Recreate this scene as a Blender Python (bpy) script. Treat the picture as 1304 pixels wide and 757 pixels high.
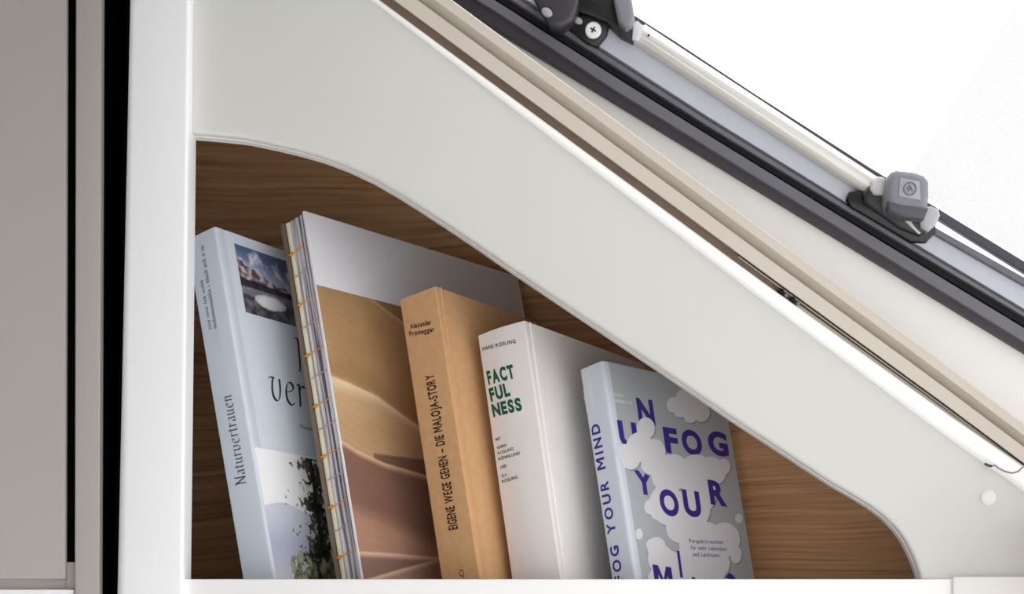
import bpy, bmesh, math, random
import numpy as np
from mathutils import Vector, Matrix, noise as mnoise

for o in list(bpy.data.objects):
    bpy.data.objects.remove(o)
SC = bpy.context.scene
COL = SC.collection
R = math.radians

# ------------------------------------------------------------------ camera
F, CX, HY, D, ZC = 1900.0, 652.0, 830.0, 1.10, 1.25      # photo taken to be 1304 x 757
cam_d = bpy.data.cameras.new('camera')
cam = bpy.data.objects.new('camera', cam_d); COL.objects.link(cam)
cam.location = (0, -D, ZC); cam.rotation_euler = (R(90), 0, 0)
cam_d.sensor_width = 36; cam_d.lens = F / 1304 * 36
cam_d.shift_y = (HY - 378.5) / 1304
cam_d.clip_start = 0.02
SC.camera = cam

# ------------------------------------------------------------------ world (bright overcast sky)
wd = bpy.data.worlds.new('overcast_sky'); SC.world = wd; wd.use_nodes = True
bg = wd.node_tree.nodes['Background']
bg.inputs[0].default_value = (1.0, 0.995, 0.99, 1); bg.inputs[1].default_value = 2.2


vs = SC.view_settings
vs.view_transform = 'Standard'; vs.look = 'None'; vs.exposure = -0.06; vs.gamma = 1.0
vs.use_curve_mapping = False

# ------------------------------------------------------------------ helpers
def lin(c):
    c = c / 255.0
    return c / 12.92 if c <= 0.04045 else ((c + 0.055) / 1.055) ** 2.4
def srgb(r, g, b): return (lin(r), lin(g), lin(b), 1.0)

MATS = {}
def mat(name, col, rough=0.5, metal=0.0, spec=0.5, var=0.0, vscale=30.0, bump=0.0, bscale=200.0, coat=0.0):
    if name in MATS: return MATS[name]
    m = bpy.data.materials.new(name); m.use_nodes = True
    nt = m.node_tree; b = nt.nodes['Principled BSDF']
    b.inputs['Base Color'].default_value = col
    b.inputs['Roughness'].default_value = rough; b.inputs['Metallic'].default_value = metal
    b.inputs['Specular IOR Level'].default_value = spec; b.inputs['Coat Weight'].default_value = coat
    tc = nt.nodes.new('ShaderNodeTexCoord')
    if var > 0:
        n = nt.nodes.new('ShaderNodeTexNoise'); n.inputs['Scale'].default_value = vscale
        n.inputs['Detail'].default_value = 4
        nt.links.new(tc.outputs['Object'], n.inputs['Vector'])
        r = nt.nodes.new('ShaderNodeValToRGB')
        r.color_ramp.elements[0].position = .3; r.color_ramp.elements[1].position = .7
        r.color_ramp.elements[0].color = tuple(c * (1 - var) for c in col[:3]) + (1,)
        r.color_ramp.elements[1].color = tuple(min(1, c * (1 + var)) for c in col[:3]) + (1,)
        nt.links.new(n.outputs['Fac'], r.inputs['Fac']); nt.links.new(r.outputs['Color'], b.inputs['Base Color'])
    if bump > 0:
        n2 = nt.nodes.new('ShaderNodeTexNoise'); n2.inputs['Scale'].default_value = bscale
        bp = nt.nodes.new('ShaderNodeBump'); bp.inputs['Strength'].default_value = bump
        bp.inputs['Distance'].default_value = 0.001
        nt.links.new(tc.outputs['Object'], n2.inputs['Vector']); nt.links.new(n2.outputs['Fac'], bp.inputs['Height'])
        nt.links.new(bp.outputs['Normal'], b.inputs['Normal'])
    MATS[name] = m
    return m

def wood_mat():
    m = bpy.data.materials.new('walnut_laminate'); m.use_nodes = True
    nt = m.node_tree; N = nt.nodes; L = nt.links; b = N['Principled BSDF']
    tc = N.new('ShaderNodeTexCoord')
    # slow wander of the grain lines
    mp0 = N.new('ShaderNodeMapping'); mp0.inputs['Scale'].default_value = (2.2, 2.2, 2.2)
    w0 = N.new('ShaderNodeTexNoise'); w0.inputs['Scale'].default_value = 1.6; w0.inputs['Detail'].default_value = 1
    L.new(tc.outputs['Object'], mp0.inputs['Vector']); L.new(mp0.outputs[0], w0.inputs['Vector'])
    sub = N.new('ShaderNodeVectorMath'); sub.operation = 'SUBTRACT'; sub.inputs[1].default_value = (.5, .5, .5)
    mul = N.new('ShaderNodeVectorMath'); mul.operation = 'MULTIPLY'; mul.inputs[1].default_value = (0, 0, 0.07)
    add = N.new('ShaderNodeVectorMath'); add.operation = 'ADD'
    L.new(w0.outputs['Color'], sub.inputs[0]); L.new(sub.outputs[0], mul.inputs[0])
    L.new(mul.outputs[0], add.inputs[0]); L.new(tc.outputs['Object'], add.inputs[1])
    def grain(sc, scale, det):
        mp = N.new('ShaderNodeMapping'); mp.inputs['Scale'].default_value = sc
        n = N.new('ShaderNodeTexNoise'); n.inputs['Scale'].default_value = scale; n.inputs['Detail'].default_value = det
        L.new(add.outputs[0], mp.inputs['Vector']); L.new(mp.outputs[0], n.inputs['Vector'])
        return n
    g1 = grain((3, 3, 90), 1.6, 5); g2 = grain((9, 9, 420), 1.0, 3); g3 = grain((1.2, 1.2, 16), 1.0, 2)
    r1 = N.new('ShaderNodeValToRGB'); e = r1.color_ramp.elements
    e[0].position = .3; e[0].color = srgb(212, 156, 113); e[1].position = .72; e[1].color = srgb(240, 194, 144)
    L.new(g1.outputs['Fac'], r1.inputs['Fac'])
    r2 = N.new('ShaderNodeValToRGB'); e = r2.color_ramp.elements
    e[0].position = .3; e[0].color = (.55, .52, .5, 1); e[1].position = .52; e[1].color = (1, 1, 1, 1)
    L.new(g2.outputs['Fac'], r2.inputs['Fac'])
    r3 = N.new('ShaderNodeValToRGB'); e = r3.color_ramp.elements
    e[0].position = .35; e[0].color = (.86, .84, .82, 1); e[1].position = .65; e[1].color = (1.0, 1.0, 1.0, 1)
    L.new(g3.outputs['Fac'], r3.inputs['Fac'])
    m1 = N.new('ShaderNodeMixRGB'); m1.blend_type = 'MULTIPLY'; m1.inputs[0].default_value = .75
    m2 = N.new('ShaderNodeMixRGB'); m2.blend_type = 'MULTIPLY'; m2.inputs[0].default_value = 1
    L.new(r1.outputs[0], m1.inputs[1]); L.new(r2.outputs[0], m1.inputs[2])
    L.new(m1.outputs[0], m2.inputs[1]); L.new(r3.outputs[0], m2.inputs[2])
    L.new(m2.outputs[0], b.inputs['Base Color'])
    b.inputs['Roughness'].default_value = .55; b.inputs['Specular IOR Level'].default_value = .3
    bp = N.new('ShaderNodeBump'); bp.inputs['Strength'].default_value = .25; bp.inputs['Distance'].default_value = .0005
    L.new(g2.outputs['Fac'], bp.inputs['Height']); L.new(bp.outputs[0], b.inputs['Normal'])
    return m
WOOD = wood_mat()

def print_mat():
    m = bpy.data.materials.new('printed_picture'); m.use_nodes = True
    nt = m.node_tree; b = nt.nodes['Principled BSDF']
    a = nt.nodes.new('ShaderNodeAttribute'); a.attribute_name = 'ink'
    nt.links.new(a.outputs['Color'], b.inputs['Base Color'])
    b.inputs['Roughness'].default_value = .45; b.inputs['Specular IOR Level'].default_value = .3
    return m
PRINT = print_mat()

WHITE = mat('white_lacquer', srgb(209, 209, 206), .42, spec=.4, var=.012, vscale=6)
POSTW = mat('white_profile', srgb(238, 239, 242), .4, spec=.4, var=.01, vscale=5)
GREYDOOR = mat('grey_matt_door', srgb(172, 166, 165), .6, spec=.3, var=.012, vscale=8)
BLACK = mat('gap_shade_black', srgb(7, 6, 8), .95, spec=.03, var=.1)  # near-black colour stands in for the shade inside the gaps
TRIMW = mat('highlight_white_trim', srgb(255, 255, 254), .15, spec=.8, var=.005)  # whiter than the panel, carries the edge's highlight in its colour
BEIGE = mat('beige_moulding', srgb(206, 197, 187), .5, spec=.3, var=.015, vscale=9)
GAPBR = mat('brown_channel', srgb(150, 130, 116), .7, spec=.2, var=.08, vscale=60)
WALLW = mat('white_wall_lining', srgb(232, 231, 229), .6, spec=.3, var=.01, vscale=10, bump=.05, bscale=600)
FRAMEG = mat('dark_grey_plastic', srgb(96, 95, 103), .42, spec=.5, var=.04, vscale=40)
FRAMED = mat('darker_grey_plastic', srgb(52, 50, 55), .5, spec=.4, var=.05, vscale=40)
SEAL = mat('black_seal', srgb(16, 16, 21), .6, spec=.3, var=.1, vscale=60)
ALU = mat('grey_sash', srgb(184, 188, 199), .35, metal=.0, spec=.6, var=.03, vscale=12)
SILVER = mat('silver_stay', srgb(214, 213, 209), .28, metal=.35, spec=.6, var=.01)
KNOBG = mat('grey_latch_plastic', srgb(126, 127, 138), .45, spec=.4, var=.04, vscale=60)
LOBEG = mat('light_grey_plastic', srgb(205, 204, 208), .4, spec=.5, var=.02)
BLKPL = mat('black_plastic', srgb(14, 14, 17), .35, spec=.5, var=.1, vscale=50)
CHROME = mat('bright_screw', srgb(238, 238, 240), .3, metal=.2, var=.02)

def tag(o, label=None, cat=None, group=None, kind=None):
    if label: o['label'] = label
    if cat: o['category'] = cat
    if group: o['group'] = group
    if kind: o['kind'] = kind
    return o
def empty(name, loc=(0, 0, 0)):
    o = bpy.data.objects.new(name, None); COL.objects.link(o); o.location = loc
    o.empty_display_size = .02
    return o
def link(name, me, m, parent=None):
    if m is not None: me.materials.append(m)
    o = bpy.data.objects.new(name, me); COL.objects.link(o)
    if parent is not None:
        o.parent = parent
    return o
def from_bm(name, bm, m, parent=None, smooth=True, ang=35, world=True):
    """mesh given in world space (world=True) is expressed in the parent's frame"""
    bmesh.ops.recalc_face_normals(bm, faces=bm.faces)
    me = bpy.data.meshes.new(name); bm.to_mesh(me); bm.free()
    if world and parent is not None:
        me.transform(world_of(parent).inverted())
    if smooth:
        me.shade_smooth(); me.set_sharp_from_angle(angle=R(ang))
    return link(name, me, m, parent)
def world_of(o):
    M = o.matrix_basis.copy()
    while o.parent is not None:
        o = o.parent; M = o.matrix_basis @ M
    return M
def px(x, y, yy=0.0):
    """pixel -> point on the vertical plane y = yy"""
    d = D + yy
    return Vector(((x - CX) / F * d, yy, ZC + (HY - y) / F * d))
def interp(pts, x):
    for (x0, y0), (x1, y1) in zip(pts, pts[1:]):
        if x <= x1: break
    return y0 + (y1 - y0) * (x - x0) / (x1 - x0)
def box_bm(a, b, bev=0.0, seg=2):
    bm = bmesh.new()
    vs_ = [bm.verts.new((x, y, z)) for x in (a[0], b[0]) for y in (a[1], b[1]) for z in (a[2], b[2])]
    for f in ((0, 1, 3, 2), (4, 6, 7, 5), (0, 4, 5, 1), (2, 3, 7, 6), (0, 2, 6, 4), (1, 5, 7, 3)):
        bm.faces.new([vs_[i] for i in f])
    if bev: bmesh.ops.bevel(bm, geom=list(bm.edges), offset=bev, segments=seg, profile=.5, affect='EDGES')
    return bm
def prism_bm(front, back, bev=0.0, seg=2):
    """two matching closed loops of points, front and back"""
    bm = bmesh.new()
    f = [bm.verts.new(p) for p in front]; b = [bm.verts.new(p) for p in back]
    n = len(f)
    bm.faces.new(f); bm.faces.new(b[::-1])
    for i in range(n):
        bm.faces.new((f[i], b[i], b[(i + 1) % n], f[(i + 1) % n]))
    bmesh.ops.recalc_face_normals(bm, faces=bm.faces)
    if bev:
        ed = [e for e in bm.edges if e.verts[0] in f and e.verts[1] in f]
        bmesh.ops.bevel(bm, geom=ed, offset=bev, segments=seg, profile=.5, affect='EDGES')
    return bm
def loft_bm(rings, closed=True, caps=True):
    bm = bmesh.new()
    V = [[bm.verts.new(p) for p in r] for r in rings]
    n = len(V[0])
    for a, b in zip(V, V[1:]):
        for i in range(n if closed else n - 1):
            j = (i + 1) % n
            bm.faces.new((a[i], a[j], b[j], b[i]))
    if caps and closed:
        bm.faces.new(V[0][::-1]); bm.faces.new(V[-1])
    return bm
def tube_bm(pts, r, n=10, caps=True):
    rings = []
    for i, p in enumerate(pts):
        p = Vector(p)
        t = (Vector(pts[min(i + 1, len(pts) - 1)]) - Vector(pts[max(i - 1, 0)])).normalized()
        a = t.cross(Vector((0, 1, .01))).normalized(); b = t.cross(a)
        rr = r[i] if isinstance(r, (list, tuple)) else r
        rings.append([p + (a * math.cos(k * 2 * math.pi / n) + b * math.sin(k * 2 * math.pi / n)) * rr for k in range(n)])
    return loft_bm(rings, True, caps)

# ------------------------------------------------------------------ shelf cabinet with the cut-out
TH = 0.015
unit = empty('shelf_cabinet', px(700, 780, .15))
tag(unit, 'white camper wall cabinet with curved sloping cut-out and walnut back, holding the books', 'cabinet')

open_pts = [(200, 176), (242, 177), (280, 180), (317, 184), (349, 190.5), (381, 198), (413, 207), (445, 219), (478, 234.5),
            (510, 253), (542, 273.5), (574, 294.5), (606, 316), (639, 339), (690, 373.5), (740, 407), (790, 440.5),
            (837, 472), (890, 508), (932, 537), (980, 568.5), (1020, 595), (1056, 618.5), (1083, 634), (1104, 647),
            (1121, 660), (1135, 674), (1146, 689), (1154, 704), (1160, 718), (1164.5, 731), (1168, 748), (1170, 800)]
gap_line = [(205, -206), (484, 1), (962, 353), (1200, 523), (1304, 594), (1560, 774)]
def X(p): return px(p[0], p[1], TH)
outline_back = [X(p) for p in open_pts]
n_open = len(outline_back)
outline_back += [X((1560, 800))] + [px(p[0], p[1], 0.0) + Vector((0, TH, 0)) for p in gap_line[::-1]] + [X((200, -206))]
outline_front = [p - Vector((0, TH, 0)) for p in outline_back]
bm = prism_bm(outline_front, outline_back)
bm.verts.ensure_lookup_table()
fv = set(bm.verts[i] for i in range(n_open))
ed = [e for e in bm.edges if e.verts[0] in fv and e.verts[1] in fv]
bmesh.ops.bevel(bm, geom=ed, offset=.0028, segments=4, profile=.5, affect='EDGES')
from_bm('face_panel', bm, WHITE, unit, ang=50)

# raised edge banding that lines the cut-out, set a little back in the edge
band = []
for i in range(n_open):
    p = outline_back[i]
    a = outline_back[max(i - 1, 0)]; b = outline_back[min(i + 1, n_open - 1)]
    t = (b - a).normalized(); nn = Vector((-t.z, 0, t.x)).normalized()       # towards the panel
    if nn.x < 0 and nn.z < 0: nn = -nn
    q = p - nn * .0007
    band.append([q + Vector((0, -.0075, 0)), q + Vector((0, .0002, 0)), p + nn * .001 + Vector((0, .0002, 0)), p + nn * .001 + Vector((0, -.0075, 0))])
from_bm('edge_banding', loft_bm(band), mat('edge_banding_white', srgb(222, 220, 218), .35), unit)

# niche interior: walnut back, sides, floor, sloping top
ZS = px(0, 738, 0).z - .016                                         # shelf floor
XL = -.335                                                           # left end of the niche
YK = .318; XK = .21 - (YK - .184) / .56
def yb(x): return min(YK, .184 + .56 * (.21 - x))                              # the walnut back runs obliquely, nearer at the right
XR = .455
tl_, tr_ = px(330, -90, .3), None
def top_z(x, yy):                                                    # sloping top: under the bead in front, rising to the back
    d = D + yy; pxx = CX + x / d * F
    k = min(1, max(0, yy / .3))
    return px(0, interp(gap_line, max(pxx, 331)) * (1 - k) + k * (5 + (pxx - 577) * .611 + 18) + 14, yy).z
ZT = top_z(-.1, YK) + .02
f_ = [Vector((XK, YK, ZS - .02)), Vector((XR, yb(XR), ZS - .02))] + [Vector((x, yb(x), top_z(x, yb(x)))) for x in (XR, .35, .25, .15, .05, XK)]
from_bm('back_panel', prism_bm(f_, [p + Vector((.007, .011, 0)) for p in f_]), WOOD, unit)
f_ = [Vector((XL, YK, ZS - .02)), Vector((XK, YK, ZS - .02)), Vector((XK, YK, top_z(XK, YK))), Vector((-.1, YK, top_z(-.1, YK))), Vector((XL, YK, ZT))]
from_bm('back_panel', prism_bm(f_, [p + Vector((0, .012, 0)) for p in f_]), WOOD, unit)
from_bm('side_panel', box_bm((XL - .012, .0885, ZS - .02), (XL, yb(XL), f_[-1].z)), WALLW, unit)
g_ = [Vector((XL, TH, ZS)), Vector((XR, TH, ZS)), Vector((XR, yb(XR), ZS)), Vector((XK, YK, ZS)), Vector((XL, YK, ZS))]
from_bm('shelf_floor', prism_bm(g_, [p - Vector((0, 0, .015)) for p in g_]), mat('shelf_white', srgb(246, 245, 243), .5, var=.01), unit)
rings = []
for x in (XR, .35, .25, .15, .05, XK, -.1):
    a_ = Vector((x, TH + .001, top_z(x, TH))); b_ = Vector((x, yb(x), top_z(x, yb(x))))
    rings.append([a_, b_, b_ + Vector((0, 0, .006)), a_ + Vector((0, 0, .006))])
zz = f_[-1].z
rings.append([Vector((XL, TH + .001, zz)), Vector((XL, yb(XL), zz)), Vector((XL, yb(XL), zz + .006)), Vector((XL, TH + .001, zz + .006))])
from_bm('sloping_top', loft_bm(rings), mat('shelf_white', srgb(246, 245, 243), .5, var=.01), unit)
# front lip
a = px(205, 738, -.006); b = px(1560, 830, -.006)
from_bm('front_lip', box_bm((a.x, -.006, b.z), (b.x, TH - .001, a.z), .0012), mat('lip_white', srgb(250, 250, 250), .35), unit)
a = px(1214, 735, -.010); b = px(1560, 830, -.010)
from_bm('lip_end_cap', box_bm((a.x, -.010, b.z), (b.x, -.0062, a.z), .0012), mat('end_cap_white', srgb(240, 240, 239), .4), unit)
from_bm('shading_return', box_bm((.402, -.13, px(0, 830, 0).z), (.414, 0, px(0, 650, 0).z), .001), mat('shading_return_beige', srgb(196, 168, 150), .6, var=.02), unit)  # unseen return, added to darken the panel's lower right corner
# screw cap on the panel
c = px(1258, 634, 0)
rings = []
for rr, yy in ((.0058, 0), (.0058, -.0006), (.0052, -.0011), (.003, -.0014), (.0004, -.0015)):
    rings.append([c + Vector((rr * math.cos(k * .2618), yy, rr * math.sin(k * .2618))) for k in range(24)])
from_bm('screw_cap', loft_bm(rings), mat('cap_white', srgb(230, 230, 227), .35), unit)

# upright post at the left of the niche
yf = -.012
def q(x, y, yy=yf): return px(x, y, yy)
zt, zb = -210, 800
def xl(y, xa, xb): return xa + (xb - xa) * y / 740.0                # x at top of picture, x at its bottom
prof = []
for y in (zt, zb):
    L0, L1, R0 = q(xl(y, 164, 148), y), q(xl(y, 172, 160), y), q(xl(y, 241.5, 233), y)
    ring = []
    for k in range(6):                                               # soft left edge
        s = k / 5 * math.pi / 2
        ring.append(Vector((L1.x + (L0.x - L1.x) * math.cos(s), yf + .0045 * (1 - math.sin(s)), L0.z)))
    for k in range(6):                                               # tighter right edge
        s = k / 5 * math.pi / 2; r_ = .0028
        ring.append(Vector((R0.x - r_ + r_ * math.sin(s), yf + r_ * (1 - math.cos(s)), L0.z)))
    ring.append(Vector((R0.x, TH, L0.z)))
    ring.append(Vector((-.2625, TH + .001, L0.z))); ring.append(Vector((-.2625, .087, L0.z)))
    ring.append(Vector((L0.x, .087, L0.z)))
    prof.append(ring)
from_bm('upright_post', loft_bm(prof), POSTW, unit, ang=50)

# rounded bead along the panel's sloping edge, its highlight put into the white
low_line = [(330, -121), (471, 1), (700, 174), (962, 371), (1200, 552), (1304, 628), (1560, 815)]
rings = []
for k in range(33):
    s = k / 32
    # pair stations at right angles to the edge
    xu = 206 + s * (1500 - 206); yu = interp(gap_line, xu)
    w = 6.5 + 21 * max(0, (xu - 480) / 824)
    pl = px(xu - w * .59, yu + w * .81, 0); pu = px(xu, yu, 0)
    dn = .0022 + .0035 * max(0, (xu - 480) / 824)
    ring = []
    for j in range(9):
        a_ = math.pi * j / 8
        c_ = (pl + pu) / 2 + (pu - pl) / 2 * -math.cos(a_)
        ring.append(c_ + Vector((0, -dn * math.sin(a_) - .0002, 0)))
    ring.append(pu + Vector((0, .011, 0))); ring.append(pl + Vector((0, -.0001, 0)))
    rings.append(ring)
from_bm('sloping_edge_bead', loft_bm(rings), TRIMW, unit, ang=60)

# ------------------------------------------------------------------ beige moulding and the channel below it
mould = empty('trim_1', px(976, 350, .02)); tag(mould, 'beige stepped moulding running along the sloping cabinet edge', kind='structure')
mb = [(200, -221.5), (502, 1), (976, 350), (1200, 513), (1304, 591), (1560, 780)]
mt = [(200, -278), (577, 1), (780, 150), (960, 284), (1180, 446), (1304, 540), (1560, 730)]
PR = [(0, .03), (0, -.003), (.02, -.006), (.40, -.008), (.43, .003), (.71, -.0065), (.735, -.0065), (.97, -.008), (1, -.006), (1.0, .035)]
rings = []
for k in range(25):
    s = k / 24
    xb_ = 215 + s * 1245; yb_ = interp(mb, xb_)
    # matching point on the upper line, straight across the moulding
    lo, hi = xb_, xb_ + 120
    for _ in range(30):
        mid = (lo + hi) / 2; yy_ = yb_ - (mid - xb_) * 1.35
        if yy_ > interp(mt, mid): lo = mid
        else: hi = mid
    xt_ = (lo + hi) / 2; yt_ = yb_ - (xt_ - xb_) * 1.35
    rings.append([px(xb_ + (xt_ - xb_) * u, yb_ + (yt_ - yb_) * u, v) for u, v in PR])
from_bm('moulding', loft_bm(rings), BEIGE, mould, ang=30)
def strip(name, l0, l1, xs, y0, y1, m, parent):
    rings = [[px(x, interp(l0, x), y0), px(x, interp(l1, x), y0), px(x, interp(l1, x), y1), px(x, interp(l0, x), y1)] for x in xs]
    return from_bm(name, loft_bm(rings), m, parent)
def off(l, d): return [(x, y + d) for x, y in l]
xs = [220 + 40 * k for k in range(32)]
strip('gap_channel', off(gap_line, 3), off(mb, -3), xs, .005, .010, GAPBR, mould)
strip('thin_bead', off(mb, 4.6), off(mb, 2.4), xs[18:], .001, .0045, BEIGE, mould)
strip('dark_line', off(mb, 2.2), off(mb, -1), xs[18:], .0035, .0048, mat('dark_joint', srgb(84, 68, 58), .8), mould)
xi = [1014 + 30 * k for k in range(16)]
strip('grey_insert', off(gap_line, 2), [(x, interp(gap_line, x) - .36 * (interp(gap_line, x) - interp(mb, x))) for x in xi + [1560]], xi, .000, .0045,
      mat('grey_insert', srgb(176, 166, 156), .5), mould)
for (cx_, cy_, rr, m_) in ((994.5, 371.5, .0021, SEAL), (1001, 376.5, .0015, KNOBG), (1009, 382, .0021, SEAL), (1016, 387, .0016, KNOBG)):
    c = px(cx_, cy_, .000)
    rings = [[c + Vector((r_ * math.cos(k * .524), y_, r_ * math.sin(k * .524))) for k in range(12)]
             for r_, y_ in ((rr, .006), (rr, -.001), (rr * .6, -.002), (rr * .1, -.0022))]
    from_bm('joint_stud', loft_bm(rings), m_, mould)
# little wire clip at the lower end of the bead
wp = [(1254, 591), (1259, 593.5), (1263, 594), (1267, 593), (1272, 597), (1280, 601), (1289, 603), (1297, 601), (1303, 595)]
rt = tube_bm([px(x, y, -.0066) for x, y in wp], .0005, 8)
from_bm('wire_clip', rt, mat('clip_grey', srgb(122, 112, 108), .5), mould)
rt = tube_bm([px(x, y, -.007) for x, y in wp[:3]], .0009, 8)
from_bm('clip_end', rt, FRAMED, mould)

# ------------------------------------------------------------------ tall cabinet on the left
tall = empty('tall_cabinet', px(60, 790, .05)); tag(tall, 'grey tall cabinet with slab door beside the white upright post', 'cabinet')
def pbox(name, poly, y0, y1, m, parent, bev=.0015, seg=3):
    f_ = [px(x, y, y0) for x, y in poly]
    return from_bm(name, prism_bm(f_, [p + Vector((0, y1 - y0, 0)) for p in f_], bev, seg), m, parent)
pbox('door', [(-900, -210), (85.5, -210), (83, 738), (-900, 738)], -.001, .0035, GREYDOOR, tall, .0022, 4)
pbox('side_panel', [(96.5, -210), (130, -210), (126.5, 800), (94.5, 800)], -.004, .084, GREYDOOR, tall, .0015)
pbox('door_gap_shade', [(60, -210), (99, -210), (99, 716), (60, 716)], .004, .03, BLACK, tall, 0)  # black block in place of the shade behind the door edge
pbox('bottom_rail', [(-900, 738), (94, 738), (94, 752), (-900, 752)], .005, .03, mat('rail_grey', srgb(170, 160, 155), .6), tall, .001)
pbox('gap_block', [(84, 716), (96, 716), (96, 752), (84, 752)], .003, .0055, mat('rail_grey', srgb(170, 160, 155), .6), tall, .001)
pbox('base_panel', [(-900, 751), (94, 751), (94, 830), (-900, 830)], -.002, .03, POSTW, tall, .0015)
# black faces: shade of the deep gap between cabinet and post put into colour
gl = tall
pbox('gap_shade_backing', [(96, -210), (186, -210), (180, 800), (96, 800)], .076, .084, BLACK, gl, 0)
lf = q(xl(0, 164, 148) + 1, 0, .0)
ring = []
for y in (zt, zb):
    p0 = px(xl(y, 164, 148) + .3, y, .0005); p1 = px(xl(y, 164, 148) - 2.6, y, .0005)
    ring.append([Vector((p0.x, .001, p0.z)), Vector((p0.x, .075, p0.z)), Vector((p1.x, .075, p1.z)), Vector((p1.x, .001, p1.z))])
from_bm('gap_shade_lining', loft_bm(ring), BLACK, gl)
ring = []
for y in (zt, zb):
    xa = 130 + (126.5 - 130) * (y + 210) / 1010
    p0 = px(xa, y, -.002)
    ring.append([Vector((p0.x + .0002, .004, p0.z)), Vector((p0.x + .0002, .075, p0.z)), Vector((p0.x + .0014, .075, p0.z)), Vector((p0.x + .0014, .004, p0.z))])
from_bm('gap_shade_lining', loft_bm(ring), BLACK, gl)

# ------------------------------------------------------------------ sloping wall with the window
P0 = px(780, 129, .06)
U = Vector((1, 0, -.611)).normalized()
VF = Vector((.611, 0, 1)).normalized()
TA = R(9)
V = (VF * math.cos(TA) + Vector((0, -1, 0)) * math.sin(TA)).normalized()
NRM = U.cross(V).normalized()
if NRM.y > 0: NRM = -NRM
CAMP = Vector((0, -D, ZC))
def wpx(x, y, h=0.0):
    d = Vector(((x - CX) / F, 1, (HY - y) / F))
    o = P0 + NRM * h
    t = (o - CAMP).dot(NRM) / d.dot(NRM)
    return CAMP + d * t
win = empty('window_1', P0); tag(win, 'hinged camper window with dark grey frame in the sloping wall', kind='structure')
def wprism(name, poly, h0, h1, m, parent, bev=.001, seg=2, ang=35):
    f_ = [wpx(x, y, h1) for x, y in poly]
    return from_bm(name, prism_bm(f_, [p - NRM * (h1 - h0) for p in f_], bev, seg), m, parent, ang=ang)
def wrail(name, low, up, xs, h0, h1, m, parent, bev=0):
    rings = []
    for x in xs:
        a_ = wpx(x, interp(low, x), h1); b_ = wpx(x, interp(up, x), h1)
        e_ = (b_ - a_) * .12
        rings.append([a_ - NRM * (h1 - h0), a_ - NRM * (h1 - h0) * .25, a_ + e_, b_ - e_, b_ - NRM * (h1 - h0) * .25, b_ - NRM * (h1 - h0)])
    return from_bm(name, loft_bm(rings), m, parent, ang=28)
fl = [(430, -85), (577, 5), (780, 129), (1304, 449), (1560, 605)]
wl = empty('wall_right', px(1000, 330, .1)); tag(wl, 'white sloping wall lining between moulding and window', kind='structure')
f_ = [wpx(200, -232, 0), wpx(1860, 783, 0), wpx(1860, 783, 0) - V * .082, wpx(200, -232, 0) - V * .082]
from_bm('wall_lining', prism_bm(f_, [p - NRM * .012 for p in f_]), WALLW, wl)
XS = [220, 430, 577, 640, 780, 900, 1080, 1304, 1500, 1860]
i1 = [(430, -112), (577, -17), (610, 2), (780, 115), (1304, 438), (1560, 596)]
s0 = [(430, -124), (634, 1), (780, 94), (960, 207), (1304, 416), (1560, 572)]
s1 = [(430, -136), (652, 1), (780, 84), (960, 199), (1304, 404), (1560, 560)]
s2 = [(430, -148), (665, 1), (780, 75), (960, 191), (1304, 398), (1560, 554)]
s3 = [(430, -200), (700, -17), (815, 60), (960, 156), (1100, 246), (1192, 299), (1304, 364), (1560, 512)]
wrail('frame_lip', fl, off(i1, -1), XS, -.004, .008, FRAMED, win)
wrail('frame_face', i1, s0, XS, -.004, .012, FRAMEG, win)
wrail('rubber_seal', off(s0, 1), off(s1, -1), XS, -.006, .005, SEAL, win)
wrail('sash_edge', s1, off(s2, -1), XS, -.006, .011, FRAMEG, win)
wrail('sash', s2, off(s3, -5), XS, -.02, .009, ALU, win)
# dark outer seal line beyond the sash
o0 = [(800, 20), (860, 58.5), (960, 127), (1110, 228), (1190, 276), (1304, 347), (1560, 505)]
o1 = [(800, 14), (860, 52), (960, 118), (1110, 214), (1190, 262), (1304, 332), (1560, 488)]
wrail('outer_seal', o0, o1, [806, 860, 960, 1110, 1190, 1304, 1500, 1860], -.012, -.004, mat('outer_seal_grey', srgb(62, 58, 72), .5), win)
d0 = [(1170, 287), (1304, 364), (1560, 512)]; d1 = [(1170, 277), (1304, 352), (1560, 498)]
wrail('stay_track', d0, d1, [1176, 1240, 1304, 1500, 1860], .0, .014, FRAMEG, win)
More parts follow.
